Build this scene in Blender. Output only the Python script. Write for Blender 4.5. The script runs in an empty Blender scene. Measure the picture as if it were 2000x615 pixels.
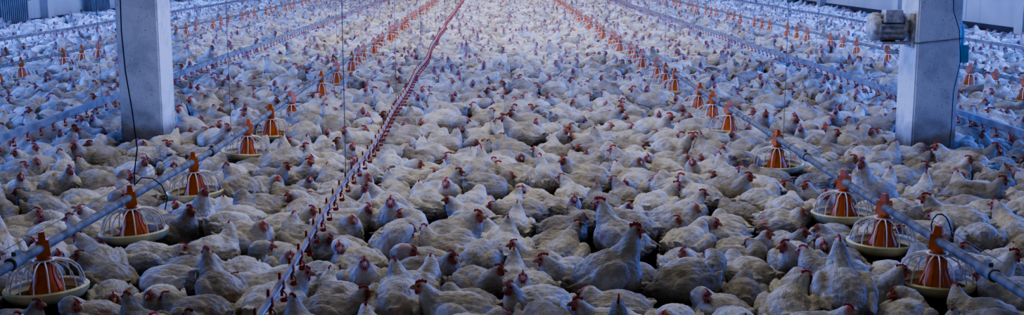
import bpy, bmesh, math, random
import numpy as np
from mathutils import Vector, Matrix, Euler, noise, kdtree
random.seed(11); np.random.seed(11)
scene = bpy.context.scene
col = scene.collection
R = math.radians

# ------------------------------------------------------------ camera
F = 2300.0; CAMH = 1.75
TILT = math.atan(387.0/F); YAW = math.atan(35.0/F)
cd = bpy.data.cameras.new("camera"); cd.sensor_width = 36; cd.lens = F/2000*36
cd.clip_end = 200
cam = bpy.data.objects.new("camera", cd); col.objects.link(cam)
cam.location = (0, 0, CAMH); cam.rotation_euler = (math.pi/2-TILT, 0, -YAW)
scene.camera = cam
CR = Euler((math.pi/2-TILT, 0, -YAW)).to_matrix()
def ray(x, y):
    return CR @ Vector(((x-1000)/F, -(y-307.5)/F, -1))
def at_Z(x, y, z):
    d = ray(x, y); t = (z-CAMH)/d.z
    return Vector((0, 0, CAMH))+d*t
def at_Y(x, y, Y):
    d = ray(x, y); t = Y/d.y
    return Vector((0, 0, CAMH))+d*t
def proj(p):
    q = CR.transposed() @ (Vector(p)-Vector((0, 0, CAMH)))
    return 1000+F*q.x/-q.z, 307.5-F*q.y/-q.z
try:
    scene.view_settings.view_transform = 'AgX'; scene.view_settings.look = 'AgX - High Contrast'
except Exception as ex: print("LOOK", ex)

# ------------------------------------------------------------ materials
def mat_new(name):
    m = bpy.data.materials.new(name); m.use_nodes = True
    nt = m.node_tree; b = nt.nodes["Principled BSDF"]
    return m, nt, b
def simple(name, c, rough=.5, metal=0, var=.25, scale=8, bump=.0, c2=None, spec=.4):
    m, nt, b = mat_new(name); N = nt.nodes; L = nt.links
    tc = N.new("ShaderNodeTexCoord"); nz = N.new("ShaderNodeTexNoise")
    nz.inputs["Scale"].default_value = scale; nz.inputs["Detail"].default_value = 6
    L.new(tc.outputs["Object"], nz.inputs["Vector"])
    rp = N.new("ShaderNodeValToRGB")
    d = c2 if c2 else tuple(x*(1-var) for x in c)
    rp.color_ramp.elements[0].color = (*d, 1); rp.color_ramp.elements[0].position = .35
    rp.color_ramp.elements[1].color = (*c, 1); rp.color_ramp.elements[1].position = .6
    L.new(nz.outputs["Fac"], rp.inputs["Fac"]); L.new(rp.outputs["Color"], b.inputs["Base Color"])
    b.inputs["Roughness"].default_value = rough; b.inputs["Metallic"].default_value = metal
    b.inputs["Specular IOR Level"].default_value = spec
    if bump:
        bp = N.new("ShaderNodeBump"); bp.inputs["Strength"].default_value = bump; bp.inputs["Distance"].default_value = .01
        L.new(nz.outputs["Fac"], bp.inputs["Height"]); L.new(bp.outputs["Normal"], b.inputs["Normal"])
    return m
M_comb = simple("comb_red", (.62, .1, .085), .5, scale=60)
M_beak = simple("beak_horn", (.6, .42, .26), .4, scale=60)
M_eye = simple("eye_dark", (.03, .012, .008), .15, scale=60)
M_leg = simple("leg_yellow", (.5, .34, .13), .6, scale=60)
M_orange = simple("orange_plastic", (.85, .24, .035), .42, scale=14, c2=(.6, .15, .02))
M_red = simple("red_plastic", (.65, .1, .04), .4, scale=20, c2=(.4, .06, .03))
M_pan = simple("cream_pan_plastic", (.85, .83, .52), .4, scale=10, c2=(.62, .59, .32))
M_inner = simple("brown_feed", (.2, .13, .06), .9, scale=80, c2=(.09, .055, .03))
M_grill = simple("cream_grill_plastic", (.9, .88, .79), .4, scale=10)
M_galv = simple("galvanised_steel", (.3, .3, .28), .65, .0, scale=12, c2=(.14, .135, .125))
M_alu = simple("aluminium_rail", (.5, .42, .37), .5, .1, scale=8, c2=(.26, .2, .17))
M_alu2 = simple("grey_aluminium_rail", (.3, .3, .29), .55, .1, scale=6, c2=(.17, .16, .15))
M_pvc = simple("white_pvc", (.6, .54, .48), .35, scale=9, c2=(.36, .3, .26))
M_cord = simple("grey_cord", (.25, .25, .25), .7)
M_black = simple("black_cable", (.012, .012, .014), .5)
M_motor = simple("grey_painted_iron", (.68, .69, .69), .5, .0, scale=25, c2=(.4, .39, .38))
M_rad = simple("radiator_paint", (.34, .35, .37), .5, scale=5)
M_teal = simple("pale_blue_paint", (.2, .48, .58), .6, scale=20)
M_floor = simple("litter_floor", (.045, .034, .025), .95, scale=30, c2=(.011, .009, .007), bump=.8)
M_wall = simple("whitewashed_wall", (.72, .72, .7), .85, scale=.5, c2=(.58, .58, .56))
M_wallb = simple("dark_painted_skirting", (.12, .12, .13), .85, scale=1)

def pillar_mat():
    m, nt, b = mat_new("painted_concrete"); N = nt.nodes; L = nt.links
    tc = N.new("ShaderNodeTexCoord")
    n1 = N.new("ShaderNodeTexNoise"); n1.inputs["Scale"].default_value = 3; n1.inputs["Detail"].default_value = 9; n1.inputs["Roughness"].default_value = .6
    n2 = N.new("ShaderNodeTexNoise"); n2.inputs["Scale"].default_value = 70; n2.inputs["Detail"].default_value = 3
    L.new(tc.outputs["Object"], n1.inputs["Vector"]); L.new(tc.outputs["Object"], n2.inputs["Vector"])
    r1 = N.new("ShaderNodeValToRGB"); r1.color_ramp.elements[0].color = (.5, .54, .6, 1); r1.color_ramp.elements[1].color = (.76, .82, .9, 1)
    r1.color_ramp.elements[0].position = .3; r1.color_ramp.elements[1].position = .52
    r2 = N.new("ShaderNodeValToRGB"); r2.color_ramp.elements[0].color = (.45, .43, .4, 1); r2.color_ramp.elements[1].color = (1, 1, 1, 1)
    r2.color_ramp.elements[0].position = .28; r2.color_ramp.elements[1].position = .37
    mx = N.new("ShaderNodeMix"); mx.data_type = 'RGBA'; mx.blend_type = 'MULTIPLY'; mx.inputs[0].default_value = .8
    L.new(n1.outputs["Fac"], r1.inputs["Fac"]); L.new(n2.outputs["Fac"], r2.inputs["Fac"])
    L.new(r1.outputs["Color"], mx.inputs[6]); L.new(r2.outputs["Color"], mx.inputs[7])
    sp = N.new("ShaderNodeSeparateXYZ"); L.new(tc.outputs["Object"], sp.inputs[0])
    ad = N.new("ShaderNodeMath"); ad.operation = 'MULTIPLY_ADD'; ad.inputs[1].default_value = .35
    L.new(n1.outputs["Fac"], ad.inputs[0]); L.new(sp.outputs["Z"], ad.inputs[2])
    mr = N.new("ShaderNodeMapRange"); mr.inputs[1].default_value = .3; mr.inputs[2].default_value = .6
    L.new(ad.outputs[0], mr.inputs[0])
    m2 = N.new("ShaderNodeMix"); m2.data_type = 'RGBA'; m2.inputs[6].default_value = (.13, .105, .085, 1)
    L.new(mr.outputs[0], m2.inputs[0]); L.new(mx.outputs[2], m2.inputs[7])
    L.new(m2.outputs[2], b.inputs["Base Color"]); b.inputs["Roughness"].default_value = .8
    bp = N.new("ShaderNodeBump"); bp.inputs["Strength"].default_value = .5; bp.inputs["Distance"].default_value = .004
    L.new(n2.outputs["Fac"], bp.inputs["Height"]); L.new(bp.outputs["Normal"], b.inputs["Normal"])
    return m
M_pillar = pillar_mat()

def chicken_mat():
    m, nt, b = mat_new("white_feathers"); N = nt.nodes; L = nt.links
    at = N.new("ShaderNodeAttribute"); at.attribute_name = "tint"
    al = N.new("ShaderNodeAttribute"); al.attribute_name = "local"
    ar = N.new("ShaderNodeAttribute"); ar.attribute_name = "rnd"
    oi = N.new("ShaderNodeObjectInfo")
    ad = N.new("ShaderNodeMath"); ad.operation = 'ADD'
    L.new(ar.outputs["Fac"], ad.inputs[0]); L.new(oi.outputs["Random"], ad.inputs[1])
    fr = N.new("ShaderNodeMath"); fr.operation = 'FRACT'; L.new(ad.outputs[0], fr.inputs[0])
    w = N.new("ShaderNodeMath"); w.operation = 'MULTIPLY'; w.inputs[1].default_value = 60; L.new(fr.outputs[0], w.inputs[0])
    nz = N.new("ShaderNodeTexNoise"); nz.noise_dimensions = '4D'; nz.inputs["Scale"].default_value = 11; nz.inputs["Detail"].default_value = 6
    nz.inputs["Roughness"].default_value = .68
    L.new(al.outputs["Vector"], nz.inputs["Vector"]); L.new(w.outputs[0], nz.inputs["W"])
    rp = N.new("ShaderNodeValToRGB")
    e = rp.color_ramp.elements
    e[0].position = .34; e[0].color = (.54, .51, .46, 1); e[1].position = .56; e[1].color = (1, .99, .97, 1)
    L.new(nz.outputs["Fac"], rp.inputs["Fac"])
    w2 = N.new("ShaderNodeMath"); w2.operation = 'MULTIPLY'; w2.inputs[1].default_value = 7.31; L.new(fr.outputs[0], w2.inputs[0])
    f2 = N.new("ShaderNodeMath"); f2.operation = 'FRACT'; L.new(w2.outputs[0], f2.inputs[0])
    rb = N.new("ShaderNodeValToRGB"); g = rb.color_ramp.elements
    g[0].color = (.6, .58, .54, 1); g[1].color = (1, 1, 1, 1); g[1].position = .75
    L.new(f2.outputs[0], rb.inputs["Fac"])
    m1 = N.new("ShaderNodeMix"); m1.data_type = 'RGBA'; m1.blend_type = 'MULTIPLY'; m1.inputs[0].default_value = 1
    m2 = N.new("ShaderNodeMix"); m2.data_type = 'RGBA'; m2.blend_type = 'MULTIPLY'; m2.inputs[0].default_value = 1
    L.new(at.outputs["Color"], m1.inputs[6]); L.new(rp.outputs["Color"], m1.inputs[7])
    L.new(m1.outputs[2], m2.inputs[6]); L.new(rb.outputs["Color"], m2.inputs[7])
    n4 = N.new("ShaderNodeTexNoise"); n4.noise_dimensions = '4D'; n4.inputs["Scale"].default_value = 7
    L.new(al.outputs["Vector"], n4.inputs["Vector"]); L.new(w.outputs[0], n4.inputs["W"])
    mr = N.new("ShaderNodeMapRange"); mr.inputs[1].default_value = .66; mr.inputs[2].default_value = .74; mr.inputs[4].default_value = .55
    L.new(n4.outputs["Fac"], mr.inputs[0])
    m3 = N.new("ShaderNodeMix"); m3.data_type = 'RGBA'; m3.inputs[7].default_value = (.55, .24, .22, 1)
    L.new(mr.outputs[0], m3.inputs[0]); L.new(m2.outputs[2], m3.inputs[6])
    L.new(m3.outputs[2], b.inputs["Base Color"])
    b.inputs["Roughness"].default_value = .9; b.inputs["Specular IOR Level"].default_value = .15
    mp = N.new("ShaderNodeMapping"); mp.inputs["Scale"].default_value = (26, 60, 62)
    L.new(al.outputs["Vector"], mp.inputs["Vector"])
    vo = N.new("ShaderNodeTexVoronoi"); vo.feature = 'SMOOTH_F1'; vo.inputs["Scale"].default_value = 1
    L.new(mp.outputs[0], vo.inputs["Vector"])
    mp2 = N.new("ShaderNodeMapping"); mp2.inputs["Scale"].default_value = (60, 170, 170)
    L.new(al.outputs["Vector"], mp2.inputs["Vector"])
    n3 = N.new("ShaderNodeTexNoise"); n3.inputs["Scale"].default_value = 1; n3.inputs["Detail"].default_value = 3
    L.new(mp2.outputs[0], n3.inputs["Vector"])
    sm = N.new("ShaderNodeMath"); sm.operation = 'MULTIPLY_ADD'; sm.inputs[1].default_value = -.8
    L.new(vo.outputs["Distance"], sm.inputs[0]); L.new(n3.outputs["Fac"], sm.inputs[2])
    bp = N.new("ShaderNodeBump"); bp.inputs["Strength"].default_value = .75; bp.inputs["Distance"].default_value = .01
    L.new(sm.outputs[0], bp.inputs["Height"]); L.new(bp.outputs["Normal"], b.inputs["Normal"])
    return m
M_chick = chicken_mat()

# ------------------------------------------------------------ mesh builder
class MB:
    def __init__(s): s.v = []; s.f = []; s.m = []; s.cur = 0
    def add(s, vs, fs):
        o = len(s.v); s.v += [tuple(v) for v in vs]; s.f += [tuple(i+o for i in f) for f in fs]; s.m += [s.cur]*len(fs)
    def box(s, c, d, top=1.0):
        x, y, z = c; a, b, h = d[0]/2, d[1]/2, d[2]/2
        vs = [(x-a, y-b, z-h), (x+a, y-b, z-h), (x+a, y+b, z-h), (x-a, y+b, z-h),
              (x-a*top, y-b*top, z+h), (x+a*top, y-b*top, z+h), (x+a*top, y+b*top, z+h), (x-a*top, y+b*top, z+h)]
        s.add(vs, [(0, 3, 2, 1), (4, 5, 6, 7), (0, 1, 5, 4), (1, 2, 6, 5), (2, 3, 7, 6), (3, 0, 4, 7)])
    def lathe(s, prof, n=24, M=None):
        vs = []; fs = []
        for r, z in prof:
            for i in range(n):
                a = 2*math.pi*i/n; v = Vector((r*math.cos(a), r*math.sin(a), z)); vs.append(M @ v if M else v)
        for k in range(len(prof)-1):
            for i in range(n):
                j = (i+1) % n
                fs.append((k*n+i, k*n+j, (k+1)*n+j, (k+1)*n+i))
        s.add(vs, fs)
    def tube(s, pts, r, n=8, caps=True):
        pts = [Vector(p) for p in pts]; vs = []; fs = []; K = len(pts)
        up = None
        for k, p in enumerate(pts):
            t = (pts[min(k+1, K-1)]-pts[max(k-1, 0)]).normalized()
            if up is None: up = Vector((0, 0, 1)) if abs(t.z) < .9 else Vector((1, 0, 0))
            u = (up-t*up.dot(t)).normalized(); up = u; w = t.cross(u)
            rr = r[k] if isinstance(r, (list, tuple)) else r
            for i in range(n):
                a = 2*math.pi*i/n; vs.append(p+u*math.cos(a)*rr+w*math.sin(a)*rr)
        for k in range(K-1):
            for i in range(n):
                j = (i+1) % n; fs.append((k*n+i, k*n+j, (k+1)*n+j, (k+1)*n+i))
        if caps:
            fs.append(tuple(range(n-1, -1, -1))); fs.append(tuple((K-1)*n+i for i in range(n)))
        s.add(vs, fs)
    def ell(s, c, r, n=8, k=6, M=None):
        vs = []; fs = []
        for a in range(k+1):
            th = math.pi*a/k
            for i in range(n):
                ph = 2*math.pi*i/n
                v = Vector((c[0]+r[0]*math.sin(th)*math.cos(ph), c[1]+r[1]*math.sin(th)*math.sin(ph), c[2]+r[2]*math.cos(th)))
                vs.append(M @ v if M else v)
        for a in range(k):
            for i in range(n):
                j = (i+1) % n; fs.append((a*n+i, (a+1)*n+i, (a+1)*n+j, a*n+j))
        s.add(vs, fs)
    def mesh(s, name, mats, smooth=True):
        me = bpy.data.meshes.new(name); me.from_pydata(s.v, [], s.f); me.validate()
        if not isinstance(mats, (list, tuple)): mats = [mats]
        for m in mats: me.materials.append(m)
        if len(mats) > 1: me.polygons.foreach_set("material_index", s.m)
        if smooth:
            me.polygons.foreach_set("use_smooth", [True]*len(me.polygons))
            try: me.set_sharp_from_angle(angle=R(40))
            except Exception: pass
        me.update(); return me
def ob(name, data, loc=(0, 0, 0), parent=None, **kw):
    o = bpy.data.objects.new(name, data); o.location = loc
    if parent: o.parent = parent
    col.objects.link(o)
    for k, v in kw.items(): o[k] = v
    return o

# ------------------------------------------------------------ setting
XL, XR, YE = -11.9, 10.9, 60.0
b = MB(); b.box(((XL+XR)/2, YE/2-1, -.05), (XR-XL, YE+2, .1)); ob("floor", b.mesh("floor", M_floor, False), kind="structure")
b = MB(); b.box((XL-.1, YE/2-1, 1.6), (.2, YE+2, 3.2)); ob("wall_left", b.mesh("wall_left", M_wall, False), kind="structure")
b = MB(); b.box((XR+.1, YE/2-1, 1.6), (.2, YE+2, 3.2)); ob("wall_right", b.mesh("wall_right", M_wall, False), kind="structure")
b = MB(); b.box(((XL+XR)/2, YE+.1, 1.6), (XR-XL+.4, .2, 3.2)); ob("wall_back", b.mesh("wall_back", M_wall, False), kind="structure")
k = 1
for Y in (24, 31.5, 39, 46.5, 54):
    for X, sg in ((XL, 1), (XR, -1)):
        b = MB(); b.box((X+sg*.1, Y, 1.6), (.2, .4, 3.2)); ob("trim_%d" % k, b.mesh("trim", M_wall, False), kind="structure"); k += 1
b = MB(); b.box((XR-.01, YE/2, .17), (.02, YE, .34)); ob("baseboard_right", b.mesh("baseboard_right", M_wallb, False), kind="structure")
b = MB(); b.box((XL+.01, YE/2, .12), (.02, YE, .24)); ob("baseboard_left", b.mesh("baseboard_left", M_wallb, False), kind="structure")

def radiator(X, Y, sg, n=14):
    e = ob("radiator", None, (X, Y, 0), label="grey ribbed cast radiator mounted on the whitewashed wall", category="radiator", group="wall radiators")
    r = MB()
    for i in range(n):
        y = (i-(n-1)/2)*.12
        r.box((0, y, .5), (.12, .06, .6), .9); r.ell((0, y, .8), (.055, .04, .03)); r.ell((0, y, .2), (.055, .04, .03))
    r.tube([(0, -n*.06, .26), (0, n*.06, .26)], .025); r.tube([(0, -n*.06, .74), (0, n*.06, .74)], .025)
    ob("radiator_body", r.mesh("radiator_body", M_rad), parent=e)
    p = MB(); p.tube([(0, n*.06, .26), (0, n*.06+.3, .26), (-sg*.05, n*.06+.35, .26)], .02); p.tube([(0, n*.06, .74), (0, n*.06+.3, .74), (0, n*.06+.35, 1.5)], .02)
    ob("pipe", p.mesh("pipe", M_rad), parent=e)
radiator(XL+.25, 28.9, 1); radiator(XL+.25, 35.2, 1); radiator(XL+.25, 43.5, 1)
radiator(XR-.25, 42.8, -1)

# ------------------------------------------------------------ pillars
def pillar(x0, x1, Y, label):
    bm = bmesh.new(); bmesh.ops.create_cube(bm, size=1)
    for v in bm.verts:
        v.co = Vector((v.co.x*(x1-x0), v.co.y*.42, (v.co.z+.5)*3.2))
    bmesh.ops.bevel(bm, geom=[e for e in bm.edges], offset=.012, segments=2, affect='EDGES')
    me = bpy.data.meshes.new("pillar"); bm.to_mesh(me); bm.free(); me.materials.append(M_pillar)
    return ob("pillar", me, ((x0+x1)/2, Y, 0), label=label, category="pillar", group="barn pillars")
pl = at_Z(240, 308, .04); pr = at_Z(1862, 330, .04)
PYL = pl.y+.21; PYR = pr.y+.21
p1 = pillar(pl.x, pl.x+.36, PYL, "square bluish-white concrete pillar with dirty base among the chickens")
p2 = pillar(pr.x-.36, pr.x, PYR, "square white concrete pillar carrying an electric motor")

mc = at_Y(1738, 52, PYR-.05); ix = pr.x-.36
mot = ob("electric_motor", None, (mc.x, mc.y, mc.z), label="grey finned electric motor bolted to the concrete pillar", category="motor")
RX = Matrix.Rotation(R(90), 4, 'Y')
b = MB(); vs = []; fs = []; n = 56
for x in (-.11, .09):
    for i in range(n):
        a = 2*math.pi*i/n; r = .112 if (i//2) % 2 else .09
        vs.append((x, r*math.cos(a), r*math.sin(a)))
for i in range(n): fs.append((i, (i+1) % n, n+(i+1) % n, n+i))
fs += [tuple(range(n)), tuple(range(2*n-1, n-1, -1))]
b.add(vs, fs); ob("motor_housing", b.mesh("motor_housing", M_motor, False), parent=mot)
b = MB(); b.lathe([(0, -.18), (.06, -.18), (.1, -.165), (.118, -.14), (.118, -.105), (.09, -.1)], 28, RX)
ob("fan_cover", b.mesh("fan_cover", M_motor), parent=mot)
b = MB(); b.lathe([(.09, .085), (.115, .09), (.115, .11), (.07, .13), (.05, .15), (.05, .2), (0, .2)], 28, RX); 
ob("gear_flange", b.mesh("gear_flange", M_motor), parent=mot)
b = MB(); b.box((-.01, -.075, .09), (.15, .12, .1), .92); b.tube([(-.07, -.06, .09), (-.13, -.06, .09)], .014)
ob("terminal_box", b.mesh("terminal_box", M_motor, False), parent=mot)
b = MB(); w = ix-mc.x
b.box((w/2-.02, 0, -.13), (w+.12, .16, .02)); b.box((w-.01, 0, -.03), (.016, .2, .28)); b.box((0, .05, -.11), (.12, .03, .05))
ob("mounting_bracket", b.mesh("mounting_bracket", M_motor, False), parent=mot)
b = MB(); X0 = pr.x-.36; z = at_Y(1820, 82, pr.y).z
b.tube([(X0-.008, pr.y-.008, z-.01), (pr.x+.008, pr.y-.008, z+.03), (pr.x+.008, pr.y+.428, z+.02), (X0-.008, pr.y+.428, z), (X0-.008, pr.y-.008, z-.01)], .004, 6)
ob("wire_strap", b.mesh("wire_strap", M_galv), label="thin steel wire strap tied around the pillar", category="wire")
vb = ob("switch_box", None, (pr.x+.04, pr.y+.08, z-.1), label="small turquoise switch box on the side of the pillar", category="box")
b = MB(); b.box((0, 0, 0), (.08, .1, .14), .92); ob("housing", b.mesh("housing", M_teal, False), parent=vb)
b = MB(); b.tube([(0, 0, .06), (.0, 0, .18), (-.02, 0, .26)], .012); ob("conduit", b.mesh("conduit", M_teal), parent=vb)
b = MB()
cp = [at_Y(x, y, pr.y-.02) for x, y in ((1868, -150), (1862, 20), (1874, 60), (1876, 120), (1862, 180), (1858, 250), (1852, 300), (1846, 330))]
b.tube(cp, .003, 6); ob("hanging_cable", b.mesh("hanging_cable", M_black), label="thin black cable running down the pillar face", category="cable")

# ------------------------------------------------------------ feeders and lines
FZ = .42; FXR, FXL, FXR2, FXL2 = 2.13, -1.98, 5.87, -6.2
def fx(X, Y):
    return X-(.052*max(0, 8.2-Y) if X == FXL else 0)
DX = [(-.87, .45, .25, 3.9), (4.06, .40, .27, 8.3), (-3.7, .40, .27, 8.2), (-8.25, .40, .3, 18.5), (8.0, .40, .3, 16.5)]
def bracket(b):
    b.box((0, 0, -.005), (.064, .07, .075), .85); b.box((0, 0, .05), (.034, .042, .04), .7)
    b.lathe([(.03, -.03), (.034, -.04), (.03, -.055), (.03, -.07), (.05, -.072)], 16)
def hopper(b):
    b.lathe([(.03, -.07), (.044, -.08), (.047, -.13), (.054, -.155), (.074, -.2), (.078, -.215), (.07, -.215), (.036, -.16)], 24)
    for i in range(8):
        a = i*math.pi/4; c, s = math.cos(a), math.sin(a)
        b.tube([(c*.045, s*.045, -.085), (c*.048, s*.048, -.13), (c*.056, s*.056, -.155), (c*.079, s*.079, -.21)], .0035, 5)
def grill(b, n=16, k=6):
    for i in range(n):
        a = 2*math.pi*i/n; c, s = math.cos(a), math.sin(a)
        pr_ = [(.04, -.066), (.08, -.07), (.122, -.084), (.154, -.114), (.17, -.155), (.176, -.195)]
        b.tube([(c*r, s*r, z) for r, z in pr_], .0038, 5)
    for r, z in ((.176, -.195), (.045, -.066)):
        b.tube([(r*math.cos(2*math.pi*i/28), r*math.sin(2*math.pi*i/28), z) for i in range(29)], .0055, 6, False)
def pan(b):
    b.lathe([(.172, -.2), (.186, -.186), (.195, -.194), (.191, -.215), (.172, -.24), (.14, -.25), (0, -.25), (0, -.244), (.135, -.242), (.158, -.232), (.174, -.212), (.172, -.2)], 36)
def feed(b):
    b.lathe([(0, -.218), (.07, -.22), (.13, -.227), (.166, -.231), (.15, -.236), (0, -.238)], 24)
def mk(fn, name, mat):
    b = MB(); fn(b); return b.mesh(name, mat)
me_br = mk(bracket, "bracket", M_orange); me_ho = mk(hopper, "hopper", M_orange)
me_gr = mk(grill, "grill", M_grill); me_pa = mk(pan, "pan", M_pan); me_fe = mk(feed, "feed", M_inner)
b = MB(); bracket(b); hopper(b); b.cur = 1; grill(b, 10); b.cur = 2; pan(b); b.cur = 3; feed(b)
me_far = b.mesh("feeder", [M_orange, M_grill, M_pan, M_inner])
def depthY(y, H):
    d = ray(965, y); return -H/d.z*d.y
pans = []
def feeder(X, Y, full, tilt=0):
    X = fx(X, Y)
    lab = "orange hopper pan feeder with cream grill and yellow rim"
    if full:
        e = ob("poultry_feeder", None, (X, Y, FZ), label=lab, category="feeder", group="pan feeders on the feeding lines")
        for n_, me in (("bracket", me_br), ("hopper", me_ho), ("grill", me_gr), ("pan", me_pa), ("feed", me_fe)):
            ob(n_, me, parent=e)
    else:
        e = ob("poultry_feeder", me_far, (X, Y, FZ), label=lab, category="feeder", group="pan feeders on the feeding lines")
    e.rotation_euler = (random.uniform(-.04, .04), random.uniform(-.06, .06), random.uniform(0, 1))
    pans.append((X, Y))
H = CAMH-FZ
yr = [472, 405, 355, 272, 212, 192, 175]
Ys = [depthY(y, H) for y in yr]
y0 = 13.8
while y0 < 52: Ys += [y0, y0+.76, y0+1.52]; y0 += 3.05
for Y in Ys: feeder(FXR, Y, Y < 20)
yl = [478, 383, 315, 248, 217, 190, 150, 130]
Ys = [depthY(y, H) for y in yl]
y0 = 16.4
while y0 < 52: Ys += [y0, y0+.76, y0+1.52]; y0 += 3.05
for Y in Ys: feeder(FXL, Y, Y < 20)
for X, ya in ((FXR2, 12.9), (FXL2, 14.0)):
    y0 = ya
    while y0 < 52:
        for q in (0, .76, 1.52): feeder(X, y0+q, y0+q < 20)
        y0 += 3.05

def line_cords(parent, X, z, ys):
    for Y in ys:
        b = MB(); b.tube([(0, Y, z), (0, Y, 3.2)], .0022, 5); ob("hanging_cord", b.mesh("hanging_cord", M_cord), parent=parent)
for X in (FXR, FXL, FXR2, FXL2):
    e = ob("feeding_line", None, (X, 0, 0), label="galvanised steel feed pipe running the length of the barn", category="pipe", group="feeding lines")
    YY = [3, 4, 5, 6, 7, 7.8, 8.2, 8.6]+list(np.arange(9.4, 58, .75))
    b = MB(); pts = [(fx(X, Y)-X, Y, FZ+.004*math.sin(Y*1.3+X)) for Y in YY]
    b.tube(pts, .0215, 14); ob("pipe", b.mesh("pipe", M_galv), parent=e)
    b = MB(); b.tube([(fx(X, Y)-X, Y, FZ+.085+.01*math.sin(Y)) for Y in YY], .0018, 5); ob("wire", b.mesh("wire", M_cord), parent=e, label="thin steel wire above the pipe")
    st = 8.2 if X == FXL else 7.95
    for i, Y in enumerate(np.arange(st-3.05, 40, 3.05)):
        if abs(X) > 5 and Y < 12: continue
        b = MB(); RY = Matrix.Translation((fx(X, Y)-X, Y, FZ)) @ Matrix.Rotation(R(90), 4, 'X')
        b.lathe([(.022, -.07), (.03, -.068), (.03, .068), (.022, .07)], 16, RY); b.box((fx(X, Y)-X, Y, FZ+.035), (.02, .05, .02))
        ob("coupling", b.mesh("coupling", M_galv), parent=e)
    line_cords(e, X, FZ, [Y for Y in np.arange(st+.6, 40, 6.1)])

def nipple(b, y=0, z=0, x=0, tab=True):
    b.box((x, y, z+.002), (.027, .026, .036), .8)
    if tab: b.box((x-.006, y, z+.032), (.011, .02, .04), .7)
    b.tube([(x, y, z-.018), (x, y, z-.046)], .006, 8); b.tube([(x, y, z-.018), (x+.018, y, z-.04), (x+.016, y, z-.064)], .003, 5)
    b.lathe([(.0, -.07), (.013, -.07), (.018, -.06), (.016, -.058), (.011, -.066), (0, -.066)], 12, Matrix.Translation((x+.008, y, z)))
me_nip = mk(nipple, "nipple_drinker", M_red)
b = MB(); nipple(b, tab=False); me_nip2 = b.mesh("nipple_drinker", M_red)
for X, z, sp, ys in DX:
    e = ob("drinking_line", None, (X, 0, 0), label="suspended water pipe with aluminium rail and red nipple drinkers", category="pipe", group="drinking lines")
    main = X == -.87
    wav = lambda Y: z+.006*math.sin(Y*1.1+X)
    def wx(Y):
        if not main: return .01*math.sin(Y*.7)
        t = min(1, max(0, (Y-9)/18)); return -.13*t*t*(3-2*t)+.012*math.sin(Y*1.7)+.01*math.sin(Y*.9)
    b = MB()
    YY = list(np.arange(2.5, 58, .5))
    b.tube([(wx(Y), Y, wav(Y)) for Y in YY], .0095 if main else .0115, 10); ob("pipe", b.mesh("pipe", M_pvc), parent=e)
    b = MB(); wd = .5 if main else 1.5
    for i in range(len(YY)-1):
        y0, y1 = YY[i], YY[i+1]; z0, z1 = wav(y0)+.014, wav(y1)+.014; x0, x1 = wx(y0), wx(y1)
        pf = [(-.017*wd, -.004), (-.013*wd, .026*wd), (.013*wd, .026*wd), (.017*wd, -.004)]
        b.add([(x0+x, y0, z0+q) for x, q in pf]+[(x1+x, y1, z1+q) for x, q in pf], [(0, 1, 5, 4), (1, 2, 6, 5), (2, 3, 7, 6), (3, 0, 4, 7)])
    ob("rail", b.mesh("rail", M_alu if main else M_alu2, False), parent=e)
    ny = list(np.arange(ys, 56, sp))
    for Y in ny[:100]:
        ob("nipple_drinker", me_nip if main else me_nip2, (wx(Y), Y, wav(Y)), parent=e)
    if ny[100:]:
        b = MB()
        for Y in ny[100:]: nipple(b, Y, wav(Y), wx(Y), main)
        ob("nipple_drinker_row", b.mesh("nipple_drinker_row", M_red), parent=e, kind="stuff")
    line_cords(e, X, z+.03, [Y for Y in np.arange(ys+2.9, 40, 3.6)])

b = MB(); Yc = depthY(383, H)
cp = [at_Y(x, y, Yc) for x, y in ((225, -200), (233, -60), (237, 60), (245, 140), (258, 215), (268, 290), (262, 340), (263, 362))]
b.tube(cp, .0034, 8)
b.tube([at_Y(x, y, Yc-.02) for x, y in ((262, 362), (276, 347), (298, 348), (316, 362), (327, 385), (322, 410))], .003, 8)
ob("hanging_cable", b.mesh("hanging_cable", M_black), label="black cable hanging down and looping around a feed pipe", category="cable")
b = MB(); Yc = depthY(465, H)
b.tube([at_Y(x, y, Yc+.1) for x, y in ((1820, 452), (1819, 438), (1823, 427), (1830, 419), (1839, 418), (1848, 424), (1854, 436), (1858, 450), (1860, 462))], .003, 8)
ob("cable_loop", b.mesh("cable_loop", M_black), label="short black cable loop above the feed pipe", category="cable")

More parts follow.
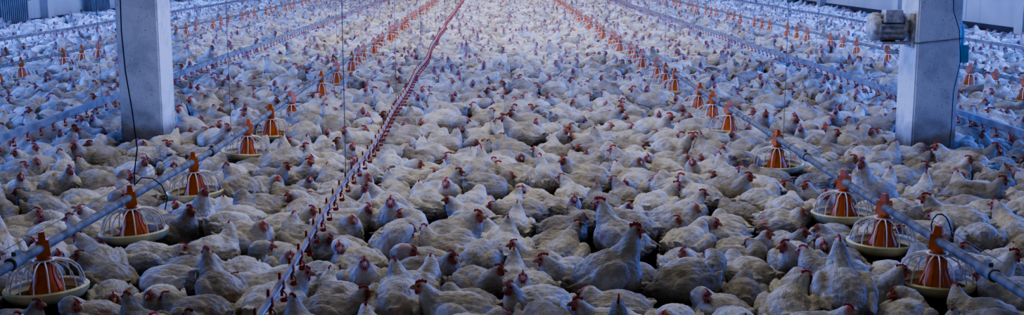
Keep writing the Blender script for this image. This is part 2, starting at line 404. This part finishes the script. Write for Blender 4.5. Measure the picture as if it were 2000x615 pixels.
# ------------------------------------------------------------ chickens
POSES = [
 dict(b=0, p=7, neck=[(.07,0,.135,.074),(.106,0,.182,.053),(.122,0,.216,.037),(.127,0,.24,.028)], head=(.138,0,.252,0,0), cs=.7, st=0, w=12, lab="white broiler chicken sitting with head raised, red comb"),
 dict(b=0, p=5, neck=[(.07,.01,.135,.074),(.102,.025,.176,.053),(.114,.04,.208,.037),(.117,.05,.228,.029)], head=(.123,.06,.24,55,-5), cs=.5, st=0, w=13, lab="white broiler chicken sitting with head turned aside"),
 dict(b=0, p=4, neck=[(.07,-.01,.135,.074),(.102,-.025,.172,.053),(.111,-.04,.2,.038),(.114,-.05,.219,.029)], head=(.121,-.06,.231,-60,-8), cs=.65, st=0, w=13, lab="white broiler chicken sitting with head turned aside"),
 dict(b=0, p=-2, neck=[(.085,0,.12,.075),(.123,.005,.147,.053),(.146,.01,.167,.039),(.156,.012,.179,.031)], head=(.171,.014,.188,8,-14), cs=.5, st=0, w=14, lab="white broiler chicken resting with neck stretched low"),
 dict(b=0, p=0, neck=[(.07,0,.14,.073),(.09,-.005,.175,.052),(.096,-.01,.195,.041)], head=(.109,-.014,.211,-25,-12), cs=.4, st=0, w=18, lab="fluffy white broiler chicken resting with head sunk in"),
 dict(b=.07, p=24, neck=[(.055,0,.235,.07),(.082,0,.288,.049),(.092,0,.325,.034),(.095,0,.347,.027)], head=(.107,0,.36,0,0), cs=.9, st=1, w=3, lab="white broiler chicken standing tall with neck upright"),
 dict(b=.05, p=8, neck=[(.085,0,.185,.07),(.12,.01,.226,.049),(.137,.02,.256,.034),(.144,.024,.274,.027)], head=(.157,.03,.286,25,0), cs=.75, st=1, w=8, lab="white broiler chicken standing with head forward"),
 dict(b=.05, p=-9, neck=[(.085,0,.14,.07),(.125,-.02,.135,.051),(.148,-.03,.118,.037)], head=(.163,-.035,.1,-15,-50), cs=.5, st=1, w=7, lab="white broiler chicken pecking down with tail raised"),
 dict(b=0, p=3, neck=[(.06,0,.145,.07),(.085,.03,.188,.052),(.07,.058,.21,.04),(.05,.07,.219,.032)], head=(.03,.08,.222,160,-18), cs=.5, st=0, w=9, lab="white broiler chicken preening with head turned back"),
]
def pose_mats(P):
    B = Matrix.Translation((0, 0, .105+P['b'])) @ Matrix.Rotation(-R(P['p']), 4, 'Y') @ Matrix.Translation((0, 0, -.105))
    hx, hy, hz, ya, pi_ = P['head']
    Hm = Matrix.Translation((hx, hy, hz)) @ Matrix.Rotation(R(ya), 4, 'Z') @ Matrix.Rotation(-R(pi_), 4, 'Y')
    return B, Hm
def build_body(P, idx):
    B, Hm = pose_mats(P)
    bm = bmesh.new()
    def E(c, r, e=(0, 0, 0), M=B, sub=3):
        T = M @ Matrix.Translation(c) @ Euler([R(q) for q in e]).to_matrix().to_4x4() @ Matrix.Diagonal((*r, 1))
        bmesh.ops.create_icosphere(bm, subdivisions=sub, radius=1, matrix=T)
    E((-.02, 0, .108), (.12, .103, .109)); E((.058, 0, .105), (.08, .095, .1)); E((.01, 0, .15), (.08, .073, .064))
    E((-.08, 0, .12), (.068, .085, .084)); E((-.02, 0, .058), (.108, .099, .055))
    E((-.112, 0, .135), (.045, .053, .047), (0, 18, 0))
    for a in (-17, 0, 17):
        T = Matrix.Translation((-.118, 0, .15)) @ Matrix.Rotation(R(a), 4, 'Z') @ Matrix.Rotation(R(26), 4, 'Y')
        E((-.026, 0, 0), (.033, .0145, .0108), M=B @ T, sub=2)
    for s in (-1, 1):
        E((.005, s*.092, .122), (.086, .034, .064), (0, -12, -s*5))
        E((-.07, s*.088, .128), (.066, .024, .042), (0, -2, s*8))
        for q in range(4):
            E((-.082-.012*q, s*(.102-.006*q), .088+.02*q), (.058, .0125, .0108), (0, 2+3*q, s*11), sub=2)
        if P['st']:
            E((-.02, s*.055, .045), (.055, .042, .06), (0, 15, 0))
            E((-.015, s*.052, -.01), (.028, .024, .04), (0, -10, 0), sub=2)
    N = P['neck']; K = len(N)
    pts = N+[(P['head'][0]-.004*math.cos(R(P['head'][3])), P['head'][1]-.004*math.sin(R(P['head'][3])), P['head'][2]-.004, .0225)]
    for i in range(len(pts)-1):
        for t in np.linspace(0, 1, 6):
            q = [pts[i][j]*(1-t)+pts[i+1][j]*t for j in range(4)]
            bmesh.ops.create_icosphere(bm, subdivisions=2, radius=q[3], matrix=Matrix.Translation(q[:3]))
    E((0, 0, 0), (.0275, .0195, .0215), M=Hm, sub=2); E((.014, 0, -.004), (.018, .014, .014), M=Hm, sub=2)
    me = bpy.data.meshes.new("tmp"); bm.to_mesh(me); bm.free()
    o = bpy.data.objects.new("tmp", me); col.objects.link(o)
    m = o.modifiers.new("r", 'REMESH'); m.mode = 'VOXEL'; m.voxel_size = .0052
    m = o.modifiers.new("s", 'SMOOTH'); m.factor = .5; m.iterations = 2
    dg = bpy.context.evaluated_depsgraph_get(); dg.update()
    me2 = bpy.data.meshes.new_from_object(o.evaluated_get(dg))
    hc = Hm.translation; off = Vector((idx*3.1, idx*1.7, 0))
    nrm = [v.normal.copy() for v in me2.vertices]
    for v, n_ in zip(me2.vertices, nrm):
        dh = (v.co-hc).length; k = min(1, max(0, (dh-.03)/.06))
        rear = 1+max(0, -v.co.x*4)
        q = v.co+off
        d = .0065*noise.noise(q*14)+.0035*rear*noise.noise(Vector((q.x*34, q.y*60, q.z*60)))+.0014*noise.noise(q*100)
        v.co += n_*d*k
        if v.co.z < .002: v.co.z = .002
    me2.update()
    o.modifiers.clear(); o.data = me2
    lods = [me2]
    nv = len(me2.vertices)
    for target in (1500, 450, 150):
        m = o.modifiers.new("d", 'DECIMATE'); m.ratio = target/nv
        dg = bpy.context.evaluated_depsgraph_get(); dg.update()
        lods.append(bpy.data.meshes.new_from_object(o.evaluated_get(dg)))
        o.modifiers.clear()
    bpy.data.objects.remove(o)
    return lods
def tint_of(co, P, hm_inv, far=0):
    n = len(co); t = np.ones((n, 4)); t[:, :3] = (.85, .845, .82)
    low = np.clip((.13-(co[:, 2]-P['b']))/.1, 0, 1)[:, None]  # belly dirt plus painted shade that deepens the gaps between birds
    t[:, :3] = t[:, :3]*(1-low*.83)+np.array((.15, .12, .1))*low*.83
    h = np.c_[co, np.ones(n)] @ np.array(hm_inv).T
    d = np.sqrt((h[:, 0]-.008)**2+h[:, 1]**2+(h[:, 2]+.004)**2)
    k = np.clip((.033-d)/.010, 0, 1)*np.clip((h[:, 0]+.006)/.01, 0, 1)
    k = k[:, None]; t[:, :3] = t[:, :3]*(1-k)+np.array((.72, .32, .28))*k
    return t
def get_arr(me):
    co = np.empty(len(me.vertices)*3); me.vertices.foreach_get("co", co); co = co.reshape(-1, 3)
    lv = np.empty(len(me.loops), dtype=np.int64); me.loops.foreach_get("vertex_index", lv)
    lt = np.empty(len(me.polygons), dtype=np.int64); me.polygons.foreach_get("loop_total", lt)
    return co, lv, lt
def set_attrs(me, tint, local, rnd=None):
    a = me.attributes.new("tint", 'FLOAT_COLOR', 'POINT'); a.data.foreach_set("color", tint.astype(np.float32).ravel())
    a = me.attributes.new("local", 'FLOAT_VECTOR', 'POINT'); a.data.foreach_set("vector", local.astype(np.float32).ravel())
    if rnd is not None:
        a = me.attributes.new("rnd", 'FLOAT', 'POINT'); a.data.foreach_set("value", rnd.astype(np.float32))
def head_bits(P):
    _, Hm = pose_mats(P); c = P['cs']; out = {}
    b = MB()
    top = [(-.028, .022), (-.026, .027), (-.021, .030), (-.017, .026), (-.013, .029), (-.009, .035), (-.004, .033), (0, .029), (.004, .034), (.008, .034), (.012, .026), (.016, .029), (.02, .026), (.023, .016), (.024, .006)]
    bot = [(.016, .01), (0, .014), (-.012, .014), (-.022, .008)]
    pl_ = [(x*(.6+.4*c), .014+(z-.014)*c*1.05 if z > .014 else z) for x, z in top]+bot
    n = len(pl_); vs = [Hm @ Vector((x, s*.0038*(1 if z < .02 else .6), z)) for s in (-1, 1) for x, z in pl_]
    fs = [tuple(range(n)), tuple(range(2*n-1, n-1, -1))]+[((i+1) % n, i, n+i, n+(i+1) % n) for i in range(n)]
    b.add(vs, fs); out['comb'] = b
    b = MB(); b.tube([Hm @ Vector(p) for p in ((.02, 0, .001), (.031, 0, 0), (.04, 0, -.004), (.046, 0, -.009))], [.0095, .0075, .0048, .001], 8)
    b.tube([Hm @ Vector(p) for p in ((.02, 0, -.006), (.031, 0, -.008), (.039, 0, -.0095))], [.007, .005, .001], 6); out['beak'] = b
    b = MB()
    for s in (-1, 1): b.ell((.017, s*.007, -.022), (.006, .004, .012*(.5+.5*c)), 8, 6, Hm)
    out['wattle'] = b
    es = []
    for s in (-1, 1):
        b = MB(); b.ell((.011, s*.0165, .005), (.0045, .0025, .0045), 8, 6, Hm); es.append(b)
    out['eye'] = es
    ls = []
    if P['st']:
        for s in (-1, 1):
            b = MB(); x0 = -.01
            zt = P['b']-.0
            b.tube([(x0, s*.052, zt), (x0-.012, s*.053, zt*.5), (x0, s*.055, .012)], [.011, .008, .009], 8)
            for a in (-28, 0, 28, 180):
                L_ = .05 if a != 180 else .022
                b.tube([(x0, s*.055, .012), (x0+L_*.5*math.cos(R(a)), s*.055+L_*.5*math.sin(R(a)), .01), (x0+L_*math.cos(R(a)), s*.055+L_*math.sin(R(a)), .004)], [.006, .005, .002], 6)
            ls.append(b)
    out['leg'] = ls
    return out
KITS = []
for i, P in enumerate(POSES):
    lods = build_body(P, i); B, Hm = pose_mats(P); hi = Hm.inverted(); bits = head_bits(P)
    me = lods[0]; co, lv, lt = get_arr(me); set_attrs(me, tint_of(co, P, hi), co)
    me.name = "chicken_body"; me.materials.clear(); me.materials.append(M_chick)
    me.polygons.foreach_set("use_smooth", [True]*len(me.polygons))
    parts = [("comb", bits['comb'].mesh("comb", M_comb, False)), ("beak", bits['beak'].mesh("beak", M_beak)), ("wattle", bits['wattle'].mesh("wattle", M_comb))]
    parts += [("eye", e.mesh("eye", M_eye)) for e in bits['eye']]+[("leg", l.mesh("leg", M_leg)) for l in bits['leg']]
    L = []
    for k, me in enumerate(lods[1:]):
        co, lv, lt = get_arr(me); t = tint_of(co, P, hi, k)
        cs = [co]; ts = [t]; lvs = [lv]; lts = [lt]; o_ = len(co)
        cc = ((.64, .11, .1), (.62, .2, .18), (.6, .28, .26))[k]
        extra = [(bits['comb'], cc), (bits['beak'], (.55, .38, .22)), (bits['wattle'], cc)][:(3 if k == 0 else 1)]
        for mb, c in extra:
            a = np.array(mb.v); cs.append(a); ts.append(np.tile(np.array((*c, 1.)), (len(a), 1)))
            lvs.append(np.concatenate([np.array(f) for f in mb.f])+o_); lts.append(np.array([len(f) for f in mb.f])); o_ += len(a)
        L.append((np.concatenate(cs), np.concatenate(ts), np.concatenate(lvs), np.concatenate(lts)))
    KITS.append((parts, lods[0], L))

# ---- packing
SZ = 1.15
OFF, RAD = .052*SZ, .112*SZ
obst = [(x, y, .18) for x, y in pans if y < 30]
for P0, PX in ((PYL, (pl.x, pl.x+.36)), (PYR, (pr.x-.36, pr.x))):
    for x in (PX[0]+.08, (PX[0]+PX[1])/2, PX[1]-.08):
        for y in (P0-.25, P0-.13, P0, P0+.13): obst.append((x, y, .12))
for x, y, r in ((365, 530, .13), (430, 560, .12), (850, 480, .14), (310, 570, .1), (1330, 300, .1), (620, 560, .08), (1560, 500, .1)):
    g = at_Z(x, y, 0); obst.append((g.x, g.y, r))
bx = []; sp = .328; Y = 4.35; row = 0
while Y < 56:
    lo = max(XL+.3, -.425*Y-1.0); hi_ = min(XR-.3, .46*Y+1.0)
    s_ = sp
    X = lo+(row % 2)*s_/2
    while X < hi_:
        if random.random() > .03+.05*max(0, noise.noise(Vector((X*.9, Y*.9, 3)))): bx.append((X+random.uniform(-.15, .15), Y+random.uniform(-.15, .15), random.uniform(0, 2*math.pi)))
        X += s_
    Y += s_*.9; row += 1
bx = np.array(bx); n = len(bx)
pos = bx[:, :2].copy(); ang = bx[:, 2].copy()
for it in range(22):
    act = np.arange(n) if it < 7 else np.where(pos[:, 1] < 18)[0]
    dv = np.c_[np.cos(ang[act]), np.sin(ang[act])]
    A = pos[act]+dv*OFF; Bc = pos[act]-dv*OFF
    allp = np.concatenate([A, Bc]); m = len(act)
    kd = kdtree.KDTree(len(allp)+len(obst))
    for i, q in enumerate(allp): kd.insert((q[0], q[1], 0), i)
    for j, o_ in enumerate(obst): kd.insert((o_[0], o_[1], 0), len(allp)+j)
    kd.balance()
    Fc = np.zeros_like(allp)
    for i, q in enumerate(allp.tolist()):
        for cco, j, d in kd.find_range((q[0], q[1], 0), .33):
            if j == i or (j < 2*m and j % m == i % m) or d < 1e-6: continue
            rr = 2*RAD if j < 2*m else RAD+obst[j-2*m][2]
            if d < rr:
                k = (rr-d)/d*(.42 if j < 2*m else .9)
                Fc[i, 0] += (q[0]-cco[0])*k; Fc[i, 1] += (q[1]-cco[1])*k
    f1, f2 = Fc[:m], Fc[m:]
    pos[act] += (f1+f2)*.5
    tq = dv[:, 0]*(f1-f2)[:, 1]-dv[:, 1]*(f1-f2)[:, 0]
    ang[act] += np.clip(tq/(2*OFF)*.7, -.4, .4)
keep = np.ones(n, bool)
for i in range(n):
    if not (XL+.3 < pos[i, 0] < XR-.3): keep[i] = False
    elif pos[i, 1] < 31:
        for o_ in obst:
            if (pos[i, 0]-o_[0])**2+(pos[i, 1]-o_[1])**2 < (o_[2]+.06)**2: keep[i] = False; break
pos = pos[keep]; ang = ang[keep]; n = len(pos)
weights = np.array([P['w'] for P in POSES], float); weights /= weights.sum()
typ = np.random.choice(len(POSES), n, p=weights); scl = SZ*np.random.uniform(.86, 1.1, n)
for i in range(n):
    if typ[i] in (5, 6):
        hx, hy = pos[i, 0]+.15*math.cos(ang[i]), 0
        for X in (FXR, FXL, FXR2, FXL2, -.87, 4.06, -3.7):
            if abs(hx-X) < .12: typ[i] = 0
order = np.argsort(pos[:, 1]); ind = []; rest = []
for i in order:
    x, y = proj((pos[i, 0], pos[i, 1], .13))
    (ind if (len(ind) < 300 and -40 < x < 2040 and y < 650) else rest).append(i)
for i in ind:
    P = POSES[typ[i]]; parts, body, _ = KITS[typ[i]]
    o = bpy.data.objects.new("chicken", body)
    o.location = (pos[i, 0], pos[i, 1], 0); o.rotation_euler = (0, 0, ang[i]); s_ = scl[i]; o.scale = (s_, s_, s_*random.uniform(.92, 1.06))
    o["label"] = P['lab']; o["category"] = "chicken"; o["group"] = "flock of white chickens on the barn floor"
    col.objects.link(o)
    for nm, me in parts:
        c = bpy.data.objects.new(nm, me); c.parent = o; col.objects.link(c)
V = []; T = []; LOC = []; RN = []; LV = []; LT = []; off = 0
rest = np.array(rest)
for ti in range(len(POSES)):
    for lod, (a, b_) in enumerate(((0, 15.5), (15.5, 26), (26, 99))):
        s = rest[(typ[rest] == ti) & (pos[rest, 1] >= a) & (pos[rest, 1] < b_)]
        if len(s) == 0: continue
        co, t, lv, lt = KITS[ti][2][lod]; k = len(s); nv = len(co)
        c, sn = np.cos(ang[s])[:, None], np.sin(ang[s])[:, None]; sc = scl[s][:, None]
        x = (co[None, :, 0]*c-co[None, :, 1]*sn)*sc+pos[s, 0][:, None]
        y = (co[None, :, 0]*sn+co[None, :, 1]*c)*sc+pos[s, 1][:, None]
        z = co[None, :, 2]*sc
        V.append(np.stack([x, y, z], -1).reshape(-1, 3).astype(np.float32))
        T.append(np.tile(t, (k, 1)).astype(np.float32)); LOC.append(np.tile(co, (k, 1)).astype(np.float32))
        RN.append(np.repeat(np.random.rand(k), nv).astype(np.float32))
        LV.append((lv[None, :]+(np.arange(k)*nv)[:, None]+off).ravel()); LT.append(np.tile(lt, k)); off += k*nv
V = np.concatenate(V); T = np.concatenate(T); LOC = np.concatenate(LOC); RN = np.concatenate(RN); LV = np.concatenate(LV); LT = np.concatenate(LT)
me = bpy.data.meshes.new("chicken_flock")
me.vertices.add(len(V)); me.vertices.foreach_set("co", V.ravel())
me.loops.add(len(LV)); me.loops.foreach_set("vertex_index", LV.astype(np.int32))
me.polygons.add(len(LT)); ls = np.concatenate([[0], np.cumsum(LT)[:-1]]).astype(np.int32)
me.polygons.foreach_set("loop_start", ls)
me.update(calc_edges=True)
me.polygons.foreach_set("use_smooth", np.ones(len(LT), bool))
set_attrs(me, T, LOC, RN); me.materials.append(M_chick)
print("FLOCK verts", len(V), "birds", len(rest))
ob("chicken_flock", me, kind="stuff", label="dense flock of white broiler chickens covering the barn floor", category="chicken", group="flock of white chickens on the barn floor")

# ------------------------------------------------------------ light
w = bpy.data.worlds.new("world"); scene.world = w; w.use_nodes = True
bg = w.node_tree.nodes["Background"]; bg.inputs[0].default_value = (1, .98, .97, 1); bg.inputs[1].default_value = .075
def area(name, loc, rot, sx, sy, power, c):
    l = bpy.data.lights.new(name, 'AREA'); l.shape = 'RECTANGLE'; l.size = sx; l.size_y = sy; l.energy = power; l.color = c
    o = bpy.data.objects.new(name, l); o.location = loc; o.rotation_euler = rot; col.objects.link(o); return o
area("window_light", (XL+.3, 25, 2.6), (R(90), 0, R(-90)), 38, 1.0, 3700, (.09, .23, 1))
area("window_light", (XR-.3, 25, 2.6), (R(90), 0, R(90)), 38, 1.0, 3700, (.09, .23, 1))
area("overhead_fill_light", (0, 38, 4.2), (0, 0, 0), 8, 42, 1150, (1, .94, .91))  # unseen overhead area light, added to brighten the far flock
area("overhead_fill_light", (0, 9.5, 4.4), (0, 0, 0), 2.5, 7, 105, (1, .92, .83))  # unseen fill added above the near birds, offsets the blue cast
